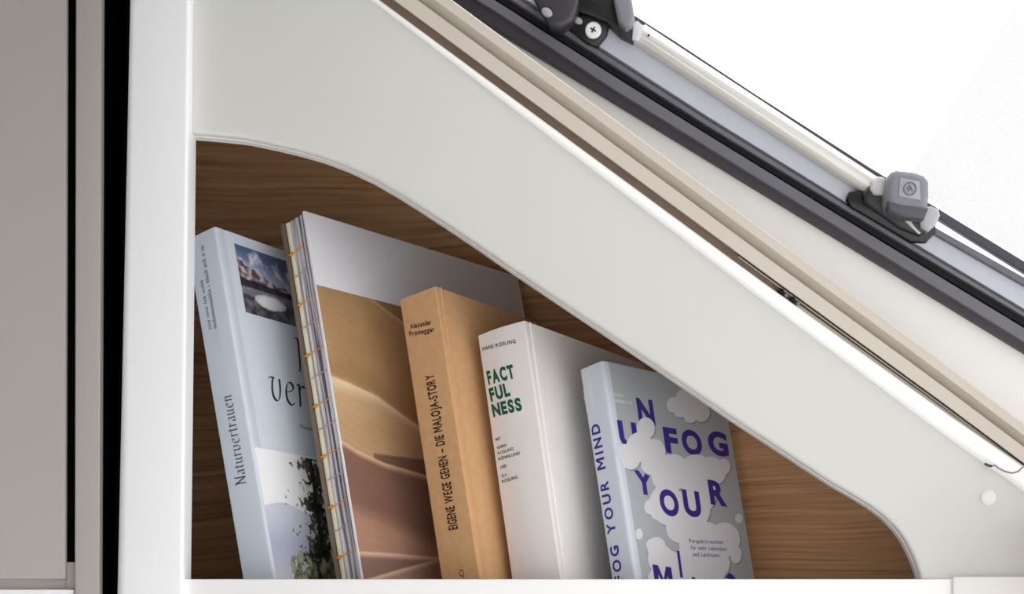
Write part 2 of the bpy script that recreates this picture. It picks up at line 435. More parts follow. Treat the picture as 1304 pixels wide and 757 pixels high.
# pane
def pane_mat():
    m = bpy.data.materials.new('acrylic_pane'); m.use_nodes = True
    nt = m.node_tree; nt.nodes.remove(nt.nodes['Principled BSDF'])
    t = nt.nodes.new('ShaderNodeBsdfTransparent'); g = nt.nodes.new('ShaderNodeBsdfGlossy'); g.inputs['Roughness'].default_value = .05
    mx = nt.nodes.new('ShaderNodeMixShader'); mx.inputs[0].default_value = .03
    t.inputs[0].default_value = (.99, .99, .99, 1)
    nt.links.new(t.outputs[0], mx.inputs[1]); nt.links.new(g.outputs[0], mx.inputs[2])
    nt.links.new(mx.outputs[0], nt.nodes['Material Output'].inputs[0])
    return m
a_, b_ = wpx(560, -100, -.014), wpx(1860, 696, -.014)
f_ = [a_, b_, b_ + V * .42, a_ + V * .42]
from_bm('pane', prism_bm(f_, [p - NRM * .003 for p in f_]), pane_mat(), win)
def net_mat():
    m = bpy.data.materials.new('insect_net'); m.use_nodes = True
    nt = m.node_tree; N = nt.nodes; L = nt.links; b = N['Principled BSDF']
    b.inputs['Base Color'].default_value = srgb(205, 204, 208); b.inputs['Roughness'].default_value = .7
    tc = N.new('ShaderNodeTexCoord'); br = N.new('ShaderNodeTexBrick')
    br.offset = 0; br.inputs['Scale'].default_value = 1.0
    br.inputs['Brick Width'].default_value = .0018; br.inputs['Row Height'].default_value = .0018
    br.inputs['Mortar Size'].default_value = .00030; br.inputs['Mortar Smooth'].default_value = .1
    L.new(tc.outputs['Object'], br.inputs['Vector'])
    t = N.new('ShaderNodeBsdfTransparent'); mx = N.new('ShaderNodeMixShader')
    L.new(br.outputs['Fac'], mx.inputs[0]); L.new(t.outputs[0], mx.inputs[1]); L.new(b.outputs[0], mx.inputs[2])
    L.new(mx.outputs[0], N['Material Output'].inputs[0])
    return m
# insect net, drawn half-way across the opening (object axes lie in the net)
no = wpx(1150, 236, -.010)
me = bpy.data.meshes.new('insect_net')
me.from_pydata([(0, 0, 0), (.34, 0, 0), (.34, .42, 0), (0, .42, 0)], [], [(0, 1, 2, 3)])
net = link('insect_net', me, net_mat())
M = Matrix((U, V, U.cross(V))).transposed().to_4x4(); M.translation = no
net.parent = win; net.matrix_basis = world_of(win).inverted() @ M

# stay rod
rod0, rod1 = wpx(811, 41, .012), wpx(1112, 239, .012)
dv = (rod1 - rod0)
stay = from_bm('stay_rod', tube_bm([rod0 + dv * s for s in (0, .01, .012, .5, 1)], [.0064, .0064, .0080, .0080, .0080], 24), SILVER, win)
from_bm('rod_pin', tube_bm([wpx(826, 45, .0215), wpx(826, 45, .0228)], .0009, 10), SEAL, stay)
# hinge bracket at the top
hb = wprism('hinge_bracket', [(722, -12), (784, -12), (792, 26), (812, 27), (814, 40), (806, 53), (790, 45), (772, 28), (752, 20), (726, 12)], .004, .020, BLKPL, win, .002)
wprism('bracket_lobe', [(676, -12), (737, -12), (736, 12), (729, 27), (714, 36), (700, 31), (690, 14)], .010, .030, mat('lobe_dark', srgb(52, 50, 57), .35), hb, .004, 4, 60)
wprism('screw_plate', [(722, 34), (738, 18), (750, 13), (776, 30), (773, 44), (760, 60), (746, 54)], .008, .016, BLKPL, hb, .002)
wprism('hinge_arm', [(780, -12), (803, -12), (808, 20), (805, 31), (797, 35), (788, 27), (784, 10)], .016, .034, mat('hinge_arm_grey', srgb(122, 121, 130), .4), hb, .003, 4, 60)
wprism('rod_collar', [(806, 29), (812, 26), (820, 34), (812, 53), (805, 50)], .004, .022, LOBEG, hb, .001)
sc_c = wpx(755.5, 38.5, .017)
rings = [[sc_c + (U * math.cos(k * .314) + V * math.sin(k * .314)) * rr + NRM * hh for k in range(20)]
         for rr, hh in ((.0062, -.002), (.0062, .0003), (.0052, .0013), (.0006, .0016))]
scr = from_bm('screw', loft_bm(rings), CHROME, hb)
for d_ in (U, V):
    e_ = NRM.cross(d_)
    f_ = [sc_c + d_ * a1 * .0024 + e_ * b1 * .0006 + NRM * .0019 for a1, b1 in ((-1, -1), (1, -1), (1, 1), (-1, 1))]
    from_bm('screw_slot', prism_bm(f_, [p - NRM * .0006 for p in f_]), FRAMED, hb)
for (x, y, r_) in ((696.5, 15.5, .003), (736, 26, .0025)):
    c = wpx(x, y, .031 if x < 700 else .017)
    rings = [[c + (U * math.cos(k * .524) * 1.5 + V * math.sin(k * .524)) * r_ * s_ + NRM * h_ for k in range(12)] for s_, h_ in ((1, -.003), (1, 0), (.6, .0008), (.1, .001))]
    from_bm('bracket_stud', loft_bm(rings), mat('stud_grey', srgb(150, 149, 156), .4), hb)

# latch
la = wprism('window_latch', [(1078, 253), (1082, 244), (1096, 242), (1192, 284), (1192, 296), (1180, 309), (1160, 308), (1084, 264)], .006, .016, BLKPL, win, .002)
wprism('latch_body', [(1099, 246), (1112, 232), (1132, 226), (1170, 262), (1192, 275), (1190, 290), (1172, 300), (1146, 290), (1102, 258)], .014, .024, mat('latch_body_dark', srgb(40, 39, 45), .35), la, .002, 3)
wprism('side_lobe', [(1109, 240), (1111, 230), (1118, 224), (1126, 225), (1131, 232), (1128, 248), (1114, 247)], .018, .030, LOBEG, la, .003, 4, 60)
wprism('side_lobe', [(1171, 276), (1174, 264), (1186, 262), (1196, 266), (1198, 274), (1193, 286), (1183, 295), (1174, 290)], .018, .030, mat('side_lobe_grey', srgb(172, 172, 180), .4), la, .003, 4, 60)
wprism('light_gap', [(1152, 281), (1157, 274), (1163, 274), (1161, 283), (1166, 290), (1173, 297), (1170, 298)], .020, .0255, LOBEG, la, .0006)  # light plastic sliver stands in for the bright gap in the latch
kn = wprism('knob', [(1131, 228), (1135, 219), (1142, 216), (1162, 218), (1178, 223), (1184, 231), (1184, 250), (1182, 266), (1176, 277), (1150, 274), (1133, 268), (1129, 255), (1129, 240)], .022, .046, KNOBG, la, .0055, 5, 60)
wprism('knob_underside_shade', [(1130.5, 256), (1150, 261), (1183, 265), (1177.5, 279), (1150, 276), (1133, 269)], .030, .0478, mat('knob_shade_dark', srgb(74, 73, 82), .4), la, .002, 4, 60)  # darker piece puts the shade under the knob into colour
wprism('knob_badge', [(1146, 226), (1171, 231), (1172.5, 255.5), (1144, 250.5)], .0455, .0468, mat('badge_grey', srgb(158, 159, 168), .45), la, .0006)
bc = wpx(1158.8, 240.5, .0471)
e1 = (wpx(1171, 243, .0471) - wpx(1146, 238, .0471)).normalized(); e2 = NRM.cross(e1).normalized()
ringp = [bc + (e1 * math.cos(k * math.pi / 16) + e2 * math.sin(k * math.pi / 16)) * .0045 for k in range(32)]
bm = bmesh.new()
def add_tube(bm, pts, r, closed=False, n=6):
    N_ = len(pts); rows = []
    for i, p in enumerate(pts):
        a = pts[(i - 1) % N_] if (closed or i > 0) else pts[i]; b = pts[(i + 1) % N_] if (closed or i < N_ - 1) else pts[i]
        t = (b - a).normalized(); x_ = t.cross(NRM).normalized(); y_ = NRM
        rows.append([bm.verts.new(p + (x_ * math.cos(k * 2 * math.pi / n) + y_ * math.sin(k * 2 * math.pi / n)) * r) for k in range(n)])
    for i in range(N_ if closed else N_ - 1):
        A, B = rows[i], rows[(i + 1) % N_]
        for k in range(n): bm.faces.new((A[k], A[(k + 1) % n], B[(k + 1) % n], B[k]))
add_tube(bm, ringp, .0005, True)
for poly in ([(-.0022, -.001), (-.0004, .0026), (.0006, -.0006)], [(-.001, -.0026), (.0008, .0012), (.0024, -.0016)]):
    add_tube(bm, [bc + e1 * x + e2 * y for x, y in poly], .0005)
from_bm('knob_emblem', bm, mat('emblem_grey', srgb(104, 104, 114), .5), la)

# ------------------------------------------------------------------ unseen shell out of frame, added to shape the light
cz = ZC + .625
LIN = mat('ceiling_lining', srgb(188, 186, 184), .7, var=.02, vscale=8)
DKL = mat('dark_blocker_lining', srgb(92, 88, 86), .7, var=.03, vscale=8)  # dark so the added unseen pieces throw back little light
def slab(name, a, b, m, label):
    return tag(from_bm(name, box_bm(a, b), m), label, kind='structure')
slab('ceiling', (-1.1, -2.3, cz), (1.3, -.22, cz + .03), LIN, 'unseen grey ceiling slab, added to shape the light')  # added overhead, keeps light from above off the cabinets
slab('light_block_box', (-1.1, -1.55, ZC + .12), (.14, -1.2, cz), DKL, 'unseen dark box behind the viewer, added to block light')  # added blocker, dims the upper left of the panel and post
slab('shade_strip', (-1.1, -.22, cz), (-.03, -.02, cz + .03), DKL, 'unseen dark strip above the tall cabinet, added to dim the upper left')  # added unseen, its dark colour cuts light at the top left
slab('added_wall_left', (-1.13, -2.3, 0), (-1.1, .1, cz), DKL, 'unseen dark side wall beyond the tall cabinet, added to shape the light')  # added unseen, makes the left side dimmer
slab('floor', (-1.1, -2.3, -.03), (1.3, .4, 0), mat('pale_bounce_floor', srgb(244, 242, 239), .6, var=.1, vscale=5), 'unseen pale camper floor, added to bounce light upward')  # added unseen, pale to throw light up into the niche
# ------------------------------------------------------------------ books
BOOKS = {}
def book(name, th, la_, x0, T, W, H, label):
    th, la_ = R(th), R(la_)
    w = Vector((math.cos(th), math.sin(th), 0)); t = Vector((-math.sin(th), math.cos(th), 0)); z = Vector((0, 0, 1))
    h = z * math.cos(la_) + t * math.sin(la_); tt = t * math.cos(la_) - z * math.sin(la_)
    o = empty(name)
    M = Matrix((w, tt, h)).transposed().to_4x4()
    M.translation = Vector((x0, .03, ZS + T * math.sin(la_) + .0003))
    o.matrix_basis = M
    tag(o, label, 'book', 'books on the cabinet shelf')
    o2 = dict(o=o, M=M, Mi=M.inverted(), T=T, W=W, H=H)
    return o2
def loc(bk, x, y, face):
    """pixel -> local point on the cover (y = 0) or spine (x = 0) face"""
    o = bk['Mi'] @ CAMP
    d = bk['Mi'].to_3x3() @ Vector(((x - CX) / F, 1, (HY - y) / F))
    i = 1 if face == 'cover' else 0
    s = -o[i] / d[i]
    p = o + d * s
    return p
def mesh_local(name, verts, faces, m, parent, smooth=False, ang=35):
    me = bpy.data.meshes.new(name); me.from_pydata([tuple(v) for v in verts], [], faces); me.update()
    bm = bmesh.new(); bm.from_mesh(me); bmesh.ops.recalc_face_normals(bm, faces=bm.faces); bm.to_mesh(me); bm.free()
    if smooth: me.shade_smooth(); me.set_sharp_from_angle(angle=R(ang))
    return link(name, me, m, parent)

def wrap(bk, m, board=.0012, r=.002, bulge=0.0, groove=0.0, gx=.009, over=0.0, crease=0.0, name='cover'):
    """wrap-around cover: front (y=0), spine (x=0), back (y=T) as one bent sheet"""
    T, W, H = bk['T'], bk['W'], bk['H']
    outer = []
    outer.append((W, 0))
    if groove:
        for k in range(9):
            s = k / 8; outer.append((gx + .006 - .008 * s, groove * math.sin(s * math.pi) ** 1.5))
    if crease: outer += [(.012, 0), (.0105, crease), (.009, 0)]
    for k in range(6):
        a = k / 5 * math.pi / 2
        outer.append((r - r * math.sin(a), r - r * math.cos(a)))
    if bulge:
        for k in range(1, 8):
            s = k / 8; outer.append((-bulge * math.sin(s * math.pi), r + (T - 2 * r) * s))
    for k in range(6):
        a = k / 5 * math.pi / 2
        outer.append((r - r * math.cos(a), T - r + r * math.sin(a)))
    if groove:
        for k in range(9):
            s = 1 - k / 8; outer.append((gx + .006 - .008 * s, T - groove * math.sin(s * math.pi) ** 1.5))
    outer.append((W, T))
    n = len(outer); inner = []
    for i, p in enumerate(outer):
        a = outer[max(i - 1, 0)]; b = outer[min(i + 1, n - 1)]
        tx, ty = b[0] - a[0], b[1] - a[1]; l = math.hypot(tx, ty)
        nx, ny = -ty / l, tx / l
        # inward side: towards the block centre
        if nx * (W / 2 - p[0]) + ny * (T / 2 - p[1]) < 0: nx, ny = -nx, -ny
        inner.append((p[0] + nx * board, p[1] + ny * board))
    verts = []
    for z in (0, H):
        verts += [(x, y, z) for x, y in outer] + [(x, y, z) for x, y in inner]
    faces = []; K = 2 * n
    for i in range(n - 1):
        faces.append((i, i + 1, K + i + 1, K + i))
        faces.append((n + i, K + n + i, K + n + i + 1, n + i + 1))
        for z in (0, K): faces.append((z + i, z + i + 1, z + n + i + 1, z + n + i))
    for i in (0, n - 1): faces.append((i, n + i, K + n + i, K + i))
    return mesh_local(name, verts, faces, m, bk['o'], True, 40)
PAPER = mat('page_paper', srgb(232, 226, 214), .8, spec=.1, var=.06, vscale=300)
def pages(bk, inset_top=.0015, inset=.0015, x0=.003, fore=.002):
    T, W, H = bk['T'], bk['W'], bk['H']
    bm = box_bm((x0, inset, .001), (W - fore, T - inset, H - inset_top))
    return from_bm('page_block', bm, PAPER, bk['o'], world=False, smooth=False)

# --- flat lettering
def text_geo(s, bold=0.0, space=1.0, res=6):
    cu = bpy.data.curves.new('t', 'FONT'); cu.body = s; cu.offset = bold; cu.space_character = space; cu.resolution_u = res
    cu.fill_mode = 'FRONT'
    ob = bpy.data.objects.new('t', cu); COL.objects.link(ob)
    dg = bpy.context.evaluated_depsgraph_get(); dg.update()
    me = bpy.data.meshes.new_from_object(ob.evaluated_get(dg))
    V_ = [tuple(v.co) for v in me.vertices]; F_ = [tuple(p.vertices) for p in me.polygons]
    bpy.data.objects.remove(ob); bpy.data.curves.remove(cu); bpy.data.meshes.remove(me)
    return V_, F_
def fit_geo(geos, bk, face, h=.0001, surf=None):
    """geos: list of (verts2d, faces, (x0,x1,y0,y1) source box, p0, p1, p2 pixels: baseline start, baseline end, top of start)"""
    VV, FF = [], []
    for V_, F_, (x0, x1, y0, y1), p0, p1, p2 in geos:
        a = loc(bk, *p0, face); b = loc(bk, *p1, face); c = loc(bk, *p2, face)
        base = len(VV)
        for v in V_:
            u = (v[0] - x0) / (x1 - x0); w_ = (v[1] - y0) / (y1 - y0)
            p = a + (b - a) * u + (c - a) * w_
            if face == 'cover': p.y = -h
            else: p.x = -h + (surf(p.y) if surf else 0)
            VV.append(p)
        FF += [tuple(i + base for i in f) for f in F_]
    return VV, FF
_G = {}
def glyph(c, bold):
    k = (c, bold)
    if k not in _G:
        if c == 'M':
            w_, t = .80, .105 + 2 * bold
            P = [(0, 0), (0, .73), (1.2 * t, .73), (.4, .36), (w_ - 1.2 * t, .73), (w_, .73), (w_, 0), (w_ - t, 0), (w_ - t, .48), (.4, .12), (t, .48), (t, 0)]
            _G[k] = ([(x, y, 0) for x, y in P], [tuple(range(len(P)))])
        else:
            _G[k] = text_geo(c, bold)
    return _G[k]
def word(s, p0, p1, p2, bold=0.0, space=1.0):
    V_, F_ = [], []; x = 0.0; gap = .10 + (space - 1) * .5
    for c in s:
        if c == ' ': x += .30 + gap; continue
        gv, gf = glyph(c, bold)
        x0 = min(v[0] for v in gv); x1 = max(v[0] for v in gv); k = len(V_)
        V_ += [(x + v[0] - x0, v[1], 0) for v in gv]; F_ += [tuple(i + k for i in f) for f in gf]
        x += x1 - x0 + gap
    return (V_, F_, (0, x - gap, -bold, .73 + bold), p0, p1, p2)
def lettering(name, geos, bk, face, m, parent, h=.00015, surf=None):
    VV, FF = fit_geo(geos, bk, face, h, surf)
    me = bpy.data.meshes.new(name); me.from_pydata([tuple(v) for v in VV], [], FF); me.update()
    return link(name, me, m, parent)
# rows of illegible small print
rng = random.Random(5)
def smallprint(n, p0, p1, p2):
    V_, F_ = [], []; x = 0.0
    for i in range(n):
        if rng.random() < .13 and i not in (0, n - 1): x += .35; continue
        w_ = rng.choice((.12, .3, .34, .38))
        hgt = rng.choice((.62, .62, .66, 1.0))
        def rect(a, b, c, d):
            k = len(V_); V_.extend([(a, b, 0), (c, b, 0), (c, d, 0), (a, d, 0)]); F_.append((k, k + 1, k + 2, k + 3))
        rect(x, 0, x + .11, hgt)
        if w_ > .2:
            rect(x + w_ - .11, 0, x + w_, .62)
            rect(x + .11, .5 if rng.random() < .5 else 0, x + w_ - .11, .62 if rng.random() < .5 else .12) if False else rect(x + .11, .5, x + w_ - .11, .62)
        x += w_ + .13
    return (V_, F_, (0, x, 0, 1), p0, p1, p2)
# broad-nib letters
NIB = (math.cos(R(32)) * .085, math.sin(R(32)) * .085)
GLY = {
 'N': (1.15, [[(.02, 1.62), (.16, 1.66), (.24, 1.5), (.25, .2), (.12, .02)], [(.2, 1.66), (.92, .05)], [(.95, .0), (.95, 1.5), (1.1, 1.66)]]),
 'a': (.72, [[(.1, .86), (.3, 1.0), (.5, .88), (.52, .1), (.66, .02)], [(.5, .58), (.2, .48), (.08, .24), (.22, .02), (.5, .18)]]),
 't': (.5, [[(.2, 1.3), (.2, .2), (.3, .02), (.46, .1)], [(.02, .98), (.44, .98)]]),
 'u': (.82, [[(.02, .96), (.14, .98), (.16, .25), (.3, .02), (.58, .22)], [(.58, 1.0), (.58, .14), (.74, .02)]]),
 'r': (.56, [[(.02, .94), (.16, .98), (.17, .0)], [(.18, .72), (.34, .98), (.52, .92)]]),
 'v': (.86, [[(-.04, .92), (.1, 1.0), (.3, .97)], [(.2, .95), (.14, .5), (.2, .14), (.38, -.02), (.56, .14), (.64, .55), (.62, .9), (.6, 1.0)]]),
 'e': (.72, [[(.1, .5), (.5, .66), (.54, .86), (.36, 1.0), (.16, .82), (.08, .45), (.18, .1), (.4, -.03), (.6, .1)]]),
 'n': (.84, [[(.02, .94), (.16, .98), (.17, .0)], [(.18, .72), (.4, .99), (.58, .8), (.58, .12), (.74, .02)]]),
}
def smooth_pl(pl, n=5):
    if len(pl) < 3: return pl
    out = []
    P = [pl[0]] + list(pl) + [pl[-1]]
    for i in range(1, len(P) - 2):
        for k in range(n):
            t = k / n; a, b, c, d = P[i - 1], P[i], P[i + 1], P[i + 2]
            out.append(tuple(.5 * (2 * b[j] + (c[j] - a[j]) * t + (2 * a[j] - 5 * b[j] + 4 * c[j] - d[j]) * t * t + (3 * b[j] - a[j] - 3 * c[j] + d[j]) * t ** 3) for j in (0, 1)))
    out.append(pl[-1]); return out
def pen(s, p0, p1, p2, nib=1.0, top=1.66):
    V_, F_ = [], []; x = 0
    for ch in s:
        adv, st = GLY[ch]
        for pl in st:
            pts = smooth_pl(pl); k0 = len(V_)
            for a, b in pts:
                V_.append((x + a - NIB[0] * nib, b - NIB[1] * nib, 0)); V_.append((x + a + NIB[0] * nib, b + NIB[1] * nib, 0))
            # two nib edges plus a hair-line thickness so thin strokes stay visible
            for i in range(len(pts) - 1):
                F_.append((k0 + 2 * i, k0 + 2 * i + 1, k0 + 2 * i + 3, k0 + 2 * i + 2))
            k1 = len(V_); hw = .028 * nib
            for i, (a, b) in enumerate(pts):
                c = pts[max(i - 1, 0)]; d = pts[min(i + 1, len(pts) - 1)]
                l = math.hypot(d[0] - c[0], d[1] - c[1]) or 1
                nx, ny = -(d[1] - c[1]) / l * hw, (d[0] - c[0]) / l * hw
                V_.append((x + a - nx, b - ny, 0)); V_.append((x + a + nx, b + ny, 0))
            for i in range(len(pts) - 1):
                F_.append((k1 + 2 * i, k1 + 2 * i + 1, k1 + 2 * i + 3, k1 + 2 * i + 2))
        x += adv + .06
    return (V_, F_, (0, x, 0, top), p0, p1, p2)

# --- printed pictures: a fine grid whose vertices carry the ink colour
def fb(x, y, s=1.0, o=4):
    v = 0; a = .5; f = s
    for _ in range(o):
        v += a * mnoise.noise((x * f, y * f, 3.7)); a *= .5; f *= 2.1
    return v
def picture(name, bk, x0, x1, z0, z1, nx, nz, fn, parent, h=.0001):
    verts, cols, faces = [], [], []
    for j in range(nz + 1):
        for i in range(nx + 1):
            u, v = i / nx, j / nz
            verts.append((x0 + (x1 - x0) * u, -h, z0 + (z1 - z0) * v))
            c = fn(u, v, verts[-1][0], verts[-1][2])
            cols += [lin(max(0, min(255, c[0]))), lin(max(0, min(255, c[1]))), lin(max(0, min(255, c[2]))), 1.0]
    for j in range(nz):
        for i in range(nx):
            a = j * (nx + 1) + i; faces.append((a, a + 1, a + nx + 2, a + nx + 1))
    me = bpy.data.meshes.new(name); me.from_pydata(verts, [], faces)
    at = me.color_attributes.new('ink', 'FLOAT_COLOR', 'POINT'); at.data.foreach_set('color', cols)
    me.update()
    return link(name, me, PRINT, parent)
def mixc(a, b, t):
    t = max(0, min(1, t)); return tuple(a[i] + (b[i] - a[i]) * t for i in range(3))
def sst(a, b, x):
    t = max(0, min(1, (x - a) / (b - a))); return t * t * (3 - 2 * t)

# ===== book 1: pale blue paperback with mountain photographs
b1 = book('paperback_book', 58.8, 12.3, -.178, .0314, .1402, .2937, 'pale blue paperback with a mountain lake photo and a dark conifer on its cover')
C1 = wrap(b1, mat('pale_blue_card', srgb(208, 217, 228), .4, spec=.4, var=.015, vscale=40), .0009, .0022, crease=.0005)
pages(b1)
INK = mat('dark_grey_ink', srgb(52, 54, 62), .6, spec=.2, var=.1)
INKG = mat('grey_ink', srgb(96, 102, 112), .6, spec=.2, var=.1)
tl = loc(b1, 298, 310, 'cover'); bl = loc(b1, 313.5, 398, 'cover')
def lake(u, v, x, z):
    n = fb(u * 3, v * 3, 2.2); n2 = fb(u + 7, v, 9, 3)
    sky = mixc((176, 190, 214), (84, 100, 140), sst(.6, 1.0, v + .15 * u)); sky = mixc(sky, (222, 222, 230), sst(.05, .45, n + .35 - abs(v - .72) * 2.0))
    ridge = .78 - .30 * u + .10 * n + .04 * n2
    c = sky
    if v < ridge: c = mixc((92, 74, 84), (206, 200, 206), sst(-.12, .3, n2 + .1 * (v - .5)))
    if v < .52 - .05 * u: c = mixc((40, 38, 50), (74, 70, 82), .5 + 1.6 * n2)
    if v < .40: c = mixc((112, 108, 120), (150, 148, 158), .5 + 1.5 * n)
    if v < .29 + .02 * n2 * 3: c = mixc((60, 60, 68), (116, 114, 120), .5 + 2.2 * n2)
    e = ((u - .52) / .30) ** 2 + ((v - .25 - .03 * n2) / .105) ** 2
    if e < 1: c = mixc((238, 240, 244), (196, 202, 212), sst(.3, 1, e))
    return c
picture('lake_photo', b1, tl.x, tl.x + .064, bl.z, tl.z, 60, 70, lake, C1)
tp = loc(b1, 326, 570, 'cover')
zt1 = tp.z
def tree(u, v, x, z):
    n = fb(x * 40, z * 40, 1, 4); f = fb(x * 160, z * 110, 1, 3)
    c = mixc((214, 219, 230), (246, 247, 250), sst(0.1, .75, v))
    mt_ = .62 - 1.0 * (u - .16) ** 2 + .03 * n
    if v < mt_: c = mixc((206, 211, 225), (172, 182, 205), sst(0, .35, mt_ - v)); c = mixc(c, (205, 208, 218), sst(.25, .6, mt_ - v))
    tx = TX0 + (TX1 - TX0) * v                          # trunk, in cover coordinates
    e_ = u - tx; d_ = abs(e_)
    # ragged boughs, denser towards the trunk and the foot
    ph = v * 6.5 + 2.2 * d_ + 1.1 * n
    lay = .5 + .5 * math.sin(ph * 2 * math.pi)
    reach = (.19 + .20 * (1 - v)) * (.55 + .6 * lay) + .10 * mnoise.noise((v * 9, 2.0 if e_ > 0 else 7.0, .5))
    g = fb(x * 300 + 2 * n, z * 230, 1, 4)
    if v < .985 and (.44 - .10 * v) - .80 * d_ / max(reach, .03) + 1.0 * g + .45 * n > 0:
        c = mixc((26, 30, 27), (118, 120, 98), .36 + 1.3 * g + .8 * f)
    if d_ < .014 and v < .97: c = (46, 40, 36)
    if v < .30 and f + .34 > v * 1.5 and u > TX0 - .28 - .1 * f: c = mixc((50, 56, 44), (172, 170, 138), .45 + 2.6 * f)
    return c
TX0 = loc(b1, 413, 735, 'cover').x / b1['W']; TX1 = loc(b1, 392, 572, 'cover').x / b1['W']
picture('conifer_photo', b1, .0026, b1['W'] - .0004, .001, zt1, 240, 240, tree, C1)
lettering('spine_title', [pen('Naturvertrauen', (314.5, 617), (294, 501), (300.5, 620), 1.1)], b1, 'spine', INKG, C1)
lettering('spine_print', [smallprint(34, (276.5, 418), (259, 311), (271.5, 420)), smallprint(16, (269.5, 419), (258.5, 356), (265, 420))], b1, 'spine', INKG, C1)
lettering('cover_title', [pen('ver', (344.5, 508), (391.5, 521), (341.5, 461), .8), pen('Natur', (377, 473), (462, 495), (373.5, 430), .6)], b1, 'cover', INK, C1)
lettering('cover_print', [smallprint(9, (382, 545), (402, 551), (381.3, 540))], b1, 'cover', INKG, C1)

# ===== book 2: tall photo book with open thread-sewn spine
b2 = book('sewn_photo_book', 50.6, 12.6, -.1112, .0285, .2662, .3105, 'tall photo book with open thread-sewn spine and sand dunes on its white cover')
T2, W2, H2 = b2['T'], b2['W'], b2['H']
BRD = mat('white_board', srgb(240, 239, 246), .5, spec=.3, var=.01, vscale=30)
fb2 = from_bm('front_board', box_bm((0, 0, 0), (W2, .0024, H2), .0004), BRD, b2['o'], world=False)
from_bm('back_board', box_bm((0, T2 - .0034, 0), (W2, T2, H2), .0004), mat('tan_board', srgb(118, 104, 90), .7, var=.05, vscale=60), b2['o'], world=False)
def sig_mat(name, c1, c2):
    m = bpy.data.materials.new(name); m.use_nodes = True
    nt = m.node_tree; b = nt.nodes['Principled BSDF']; b.inputs['Roughness'].default_value = .6
    tc = nt.nodes.new('ShaderNodeTexCoord'); mp = nt.nodes.new('ShaderNodeMapping'); mp.inputs['Scale'].default_value = (1, 620, 9)
    n = nt.nodes.new('ShaderNodeTexNoise'); n.inputs['Scale'].default_value = 1; n.inputs['Detail'].default_value = 1
    r = nt.nodes.new('ShaderNodeValToRGB'); e = r.color_ramp.elements
    e[0].position = .42; e[0].color = c2; e[1].position = .52; e[1].color = c1
    nt.links.new(tc.outputs['Object'], mp.inputs[0]); nt.links.new(mp.outputs[0], n.inputs['Vector'])
    nt.links.new(n.outputs['Fac'], r.inputs[0]); nt.links.new(r.outputs[0], b.inputs['Base Color'])
    return m
SG = [sig_mat('folded_section_a', srgb(206, 202, 206), srgb(128, 120, 130)), sig_mat('folded_section_b', srgb(190, 186, 194), srgb(96, 88, 98)),
      sig_mat('folded_section_c', srgb(214, 210, 212), srgb(140, 134, 144)), mat('cream_section', srgb(232, 224, 200), .6, var=.05)]
ys = [.0031, .0086, .0140, .0192, .0248]
sig_m = [SG[0], SG[1], SG[2], SG[3]]
for i in range(4):
    y0, y1 = ys[i] + .0003, ys[i + 1] - .0003
    ry = (y1 - y0) / 2; cy = (y0 + y1) / 2
    ring = []
    for z in (.001, H2 - .0012):
        rr = [(W2 - .004, y0, z)]
        for k in range(9):
            a = -math.pi / 2 - k / 8 * math.pi
            rr.append((.0012 + .0016 + .0016 * math.cos(a), cy + ry * math.sin(a), z))
        rr.append((W2 - .004, y1, z)); ring.append([Vector(p) for p in rr])
    from_bm('folded_section', loft_bm(ring), sig_m[i], b2['o'], world=False, ang=60)
OR = mat('orange_thread', srgb(226, 160, 62), .7, var=.1, vscale=400)
GT = mat('pale_thread', srgb(176, 168, 164), .7, var=.1, vscale=400)
for k in range(7):
    z0 = loc(b2, 366 + 66 * k / 6, 326.5 + 383.5 * k / 6, 'spine').z
    pts = [Vector((.0008, .0034 + .0186 * s / 6, z0 + .0012 * (1 - s / 6) + .0002 * math.sin(s * 2))) for s in range(7)]
    from_bm('binding_thread', tube_bm([p for p in pts], .0004, 6), OR if k > 1 else OR, b2['o'], world=False)
    kp = [Vector((.0004, .0192 + .0052 * s / 5, z0 - .0003 + .0004 * math.sin(s * 1.7))) for s in range(6)]
    from_bm('thread_knot', tube_bm(kp, [.0007, .0013, .0016, .0015, .0011, .0006], 8), OR, b2['o'], world=False)
    z1_ = z0 - .0195
    if z1_ > .03:
        pts = [Vector((.0008, .0036 + .0200 * s / 6, z1_ + .0016 * (1 - s / 6))) for s in range(7)]
        from_bm('binding_thread', tube_bm(pts, .00045, 6), GT, b2['o'], world=False)
# dunes printed on the cover, boundaries taken as polylines on the cover plane
def cl_(pts): return [(p.x, p.z) for p in (loc(b2, x, y, 'cover') for x, y in pts)]
def at(pl, x):
    x = max(pl[0][0], min(x, pl[-1][0] + .2)); return interp(pl, x)
B0 = cl_([(398, 357), (450, 374), (505, 393), (560, 411)])
RG = cl_([(440, 366), (470, 380), (508, 408), (560, 452)])
HL = cl_([(415, 474), (445, 486), (480, 503), (522, 534), (560, 560)])
HL2 = cl_([(440, 507), (480, 520), (520, 547), (560, 575)])
CR = cl_([(430, 557), (455, 573), (490, 589), (540, 604), (580, 612)])
CW = cl_([(440, 566), (480, 577), (535, 584), (580, 588)])
M1 = cl_([(440, 640), (480, 655), (520, 672), (560, 694)])
L3 = cl_([(450, 701), (500, 704), (557, 709), (600, 713)])
L4 = cl_([(450, 742), (500, 727), (557, 711), (600, 700)])
ztop2 = max(B0[0][1], B0[-1][1]) + .002
wline = loc(b2, 400, 358, 'cover'); wline2 = loc(b2, 505, 393, 'cover')
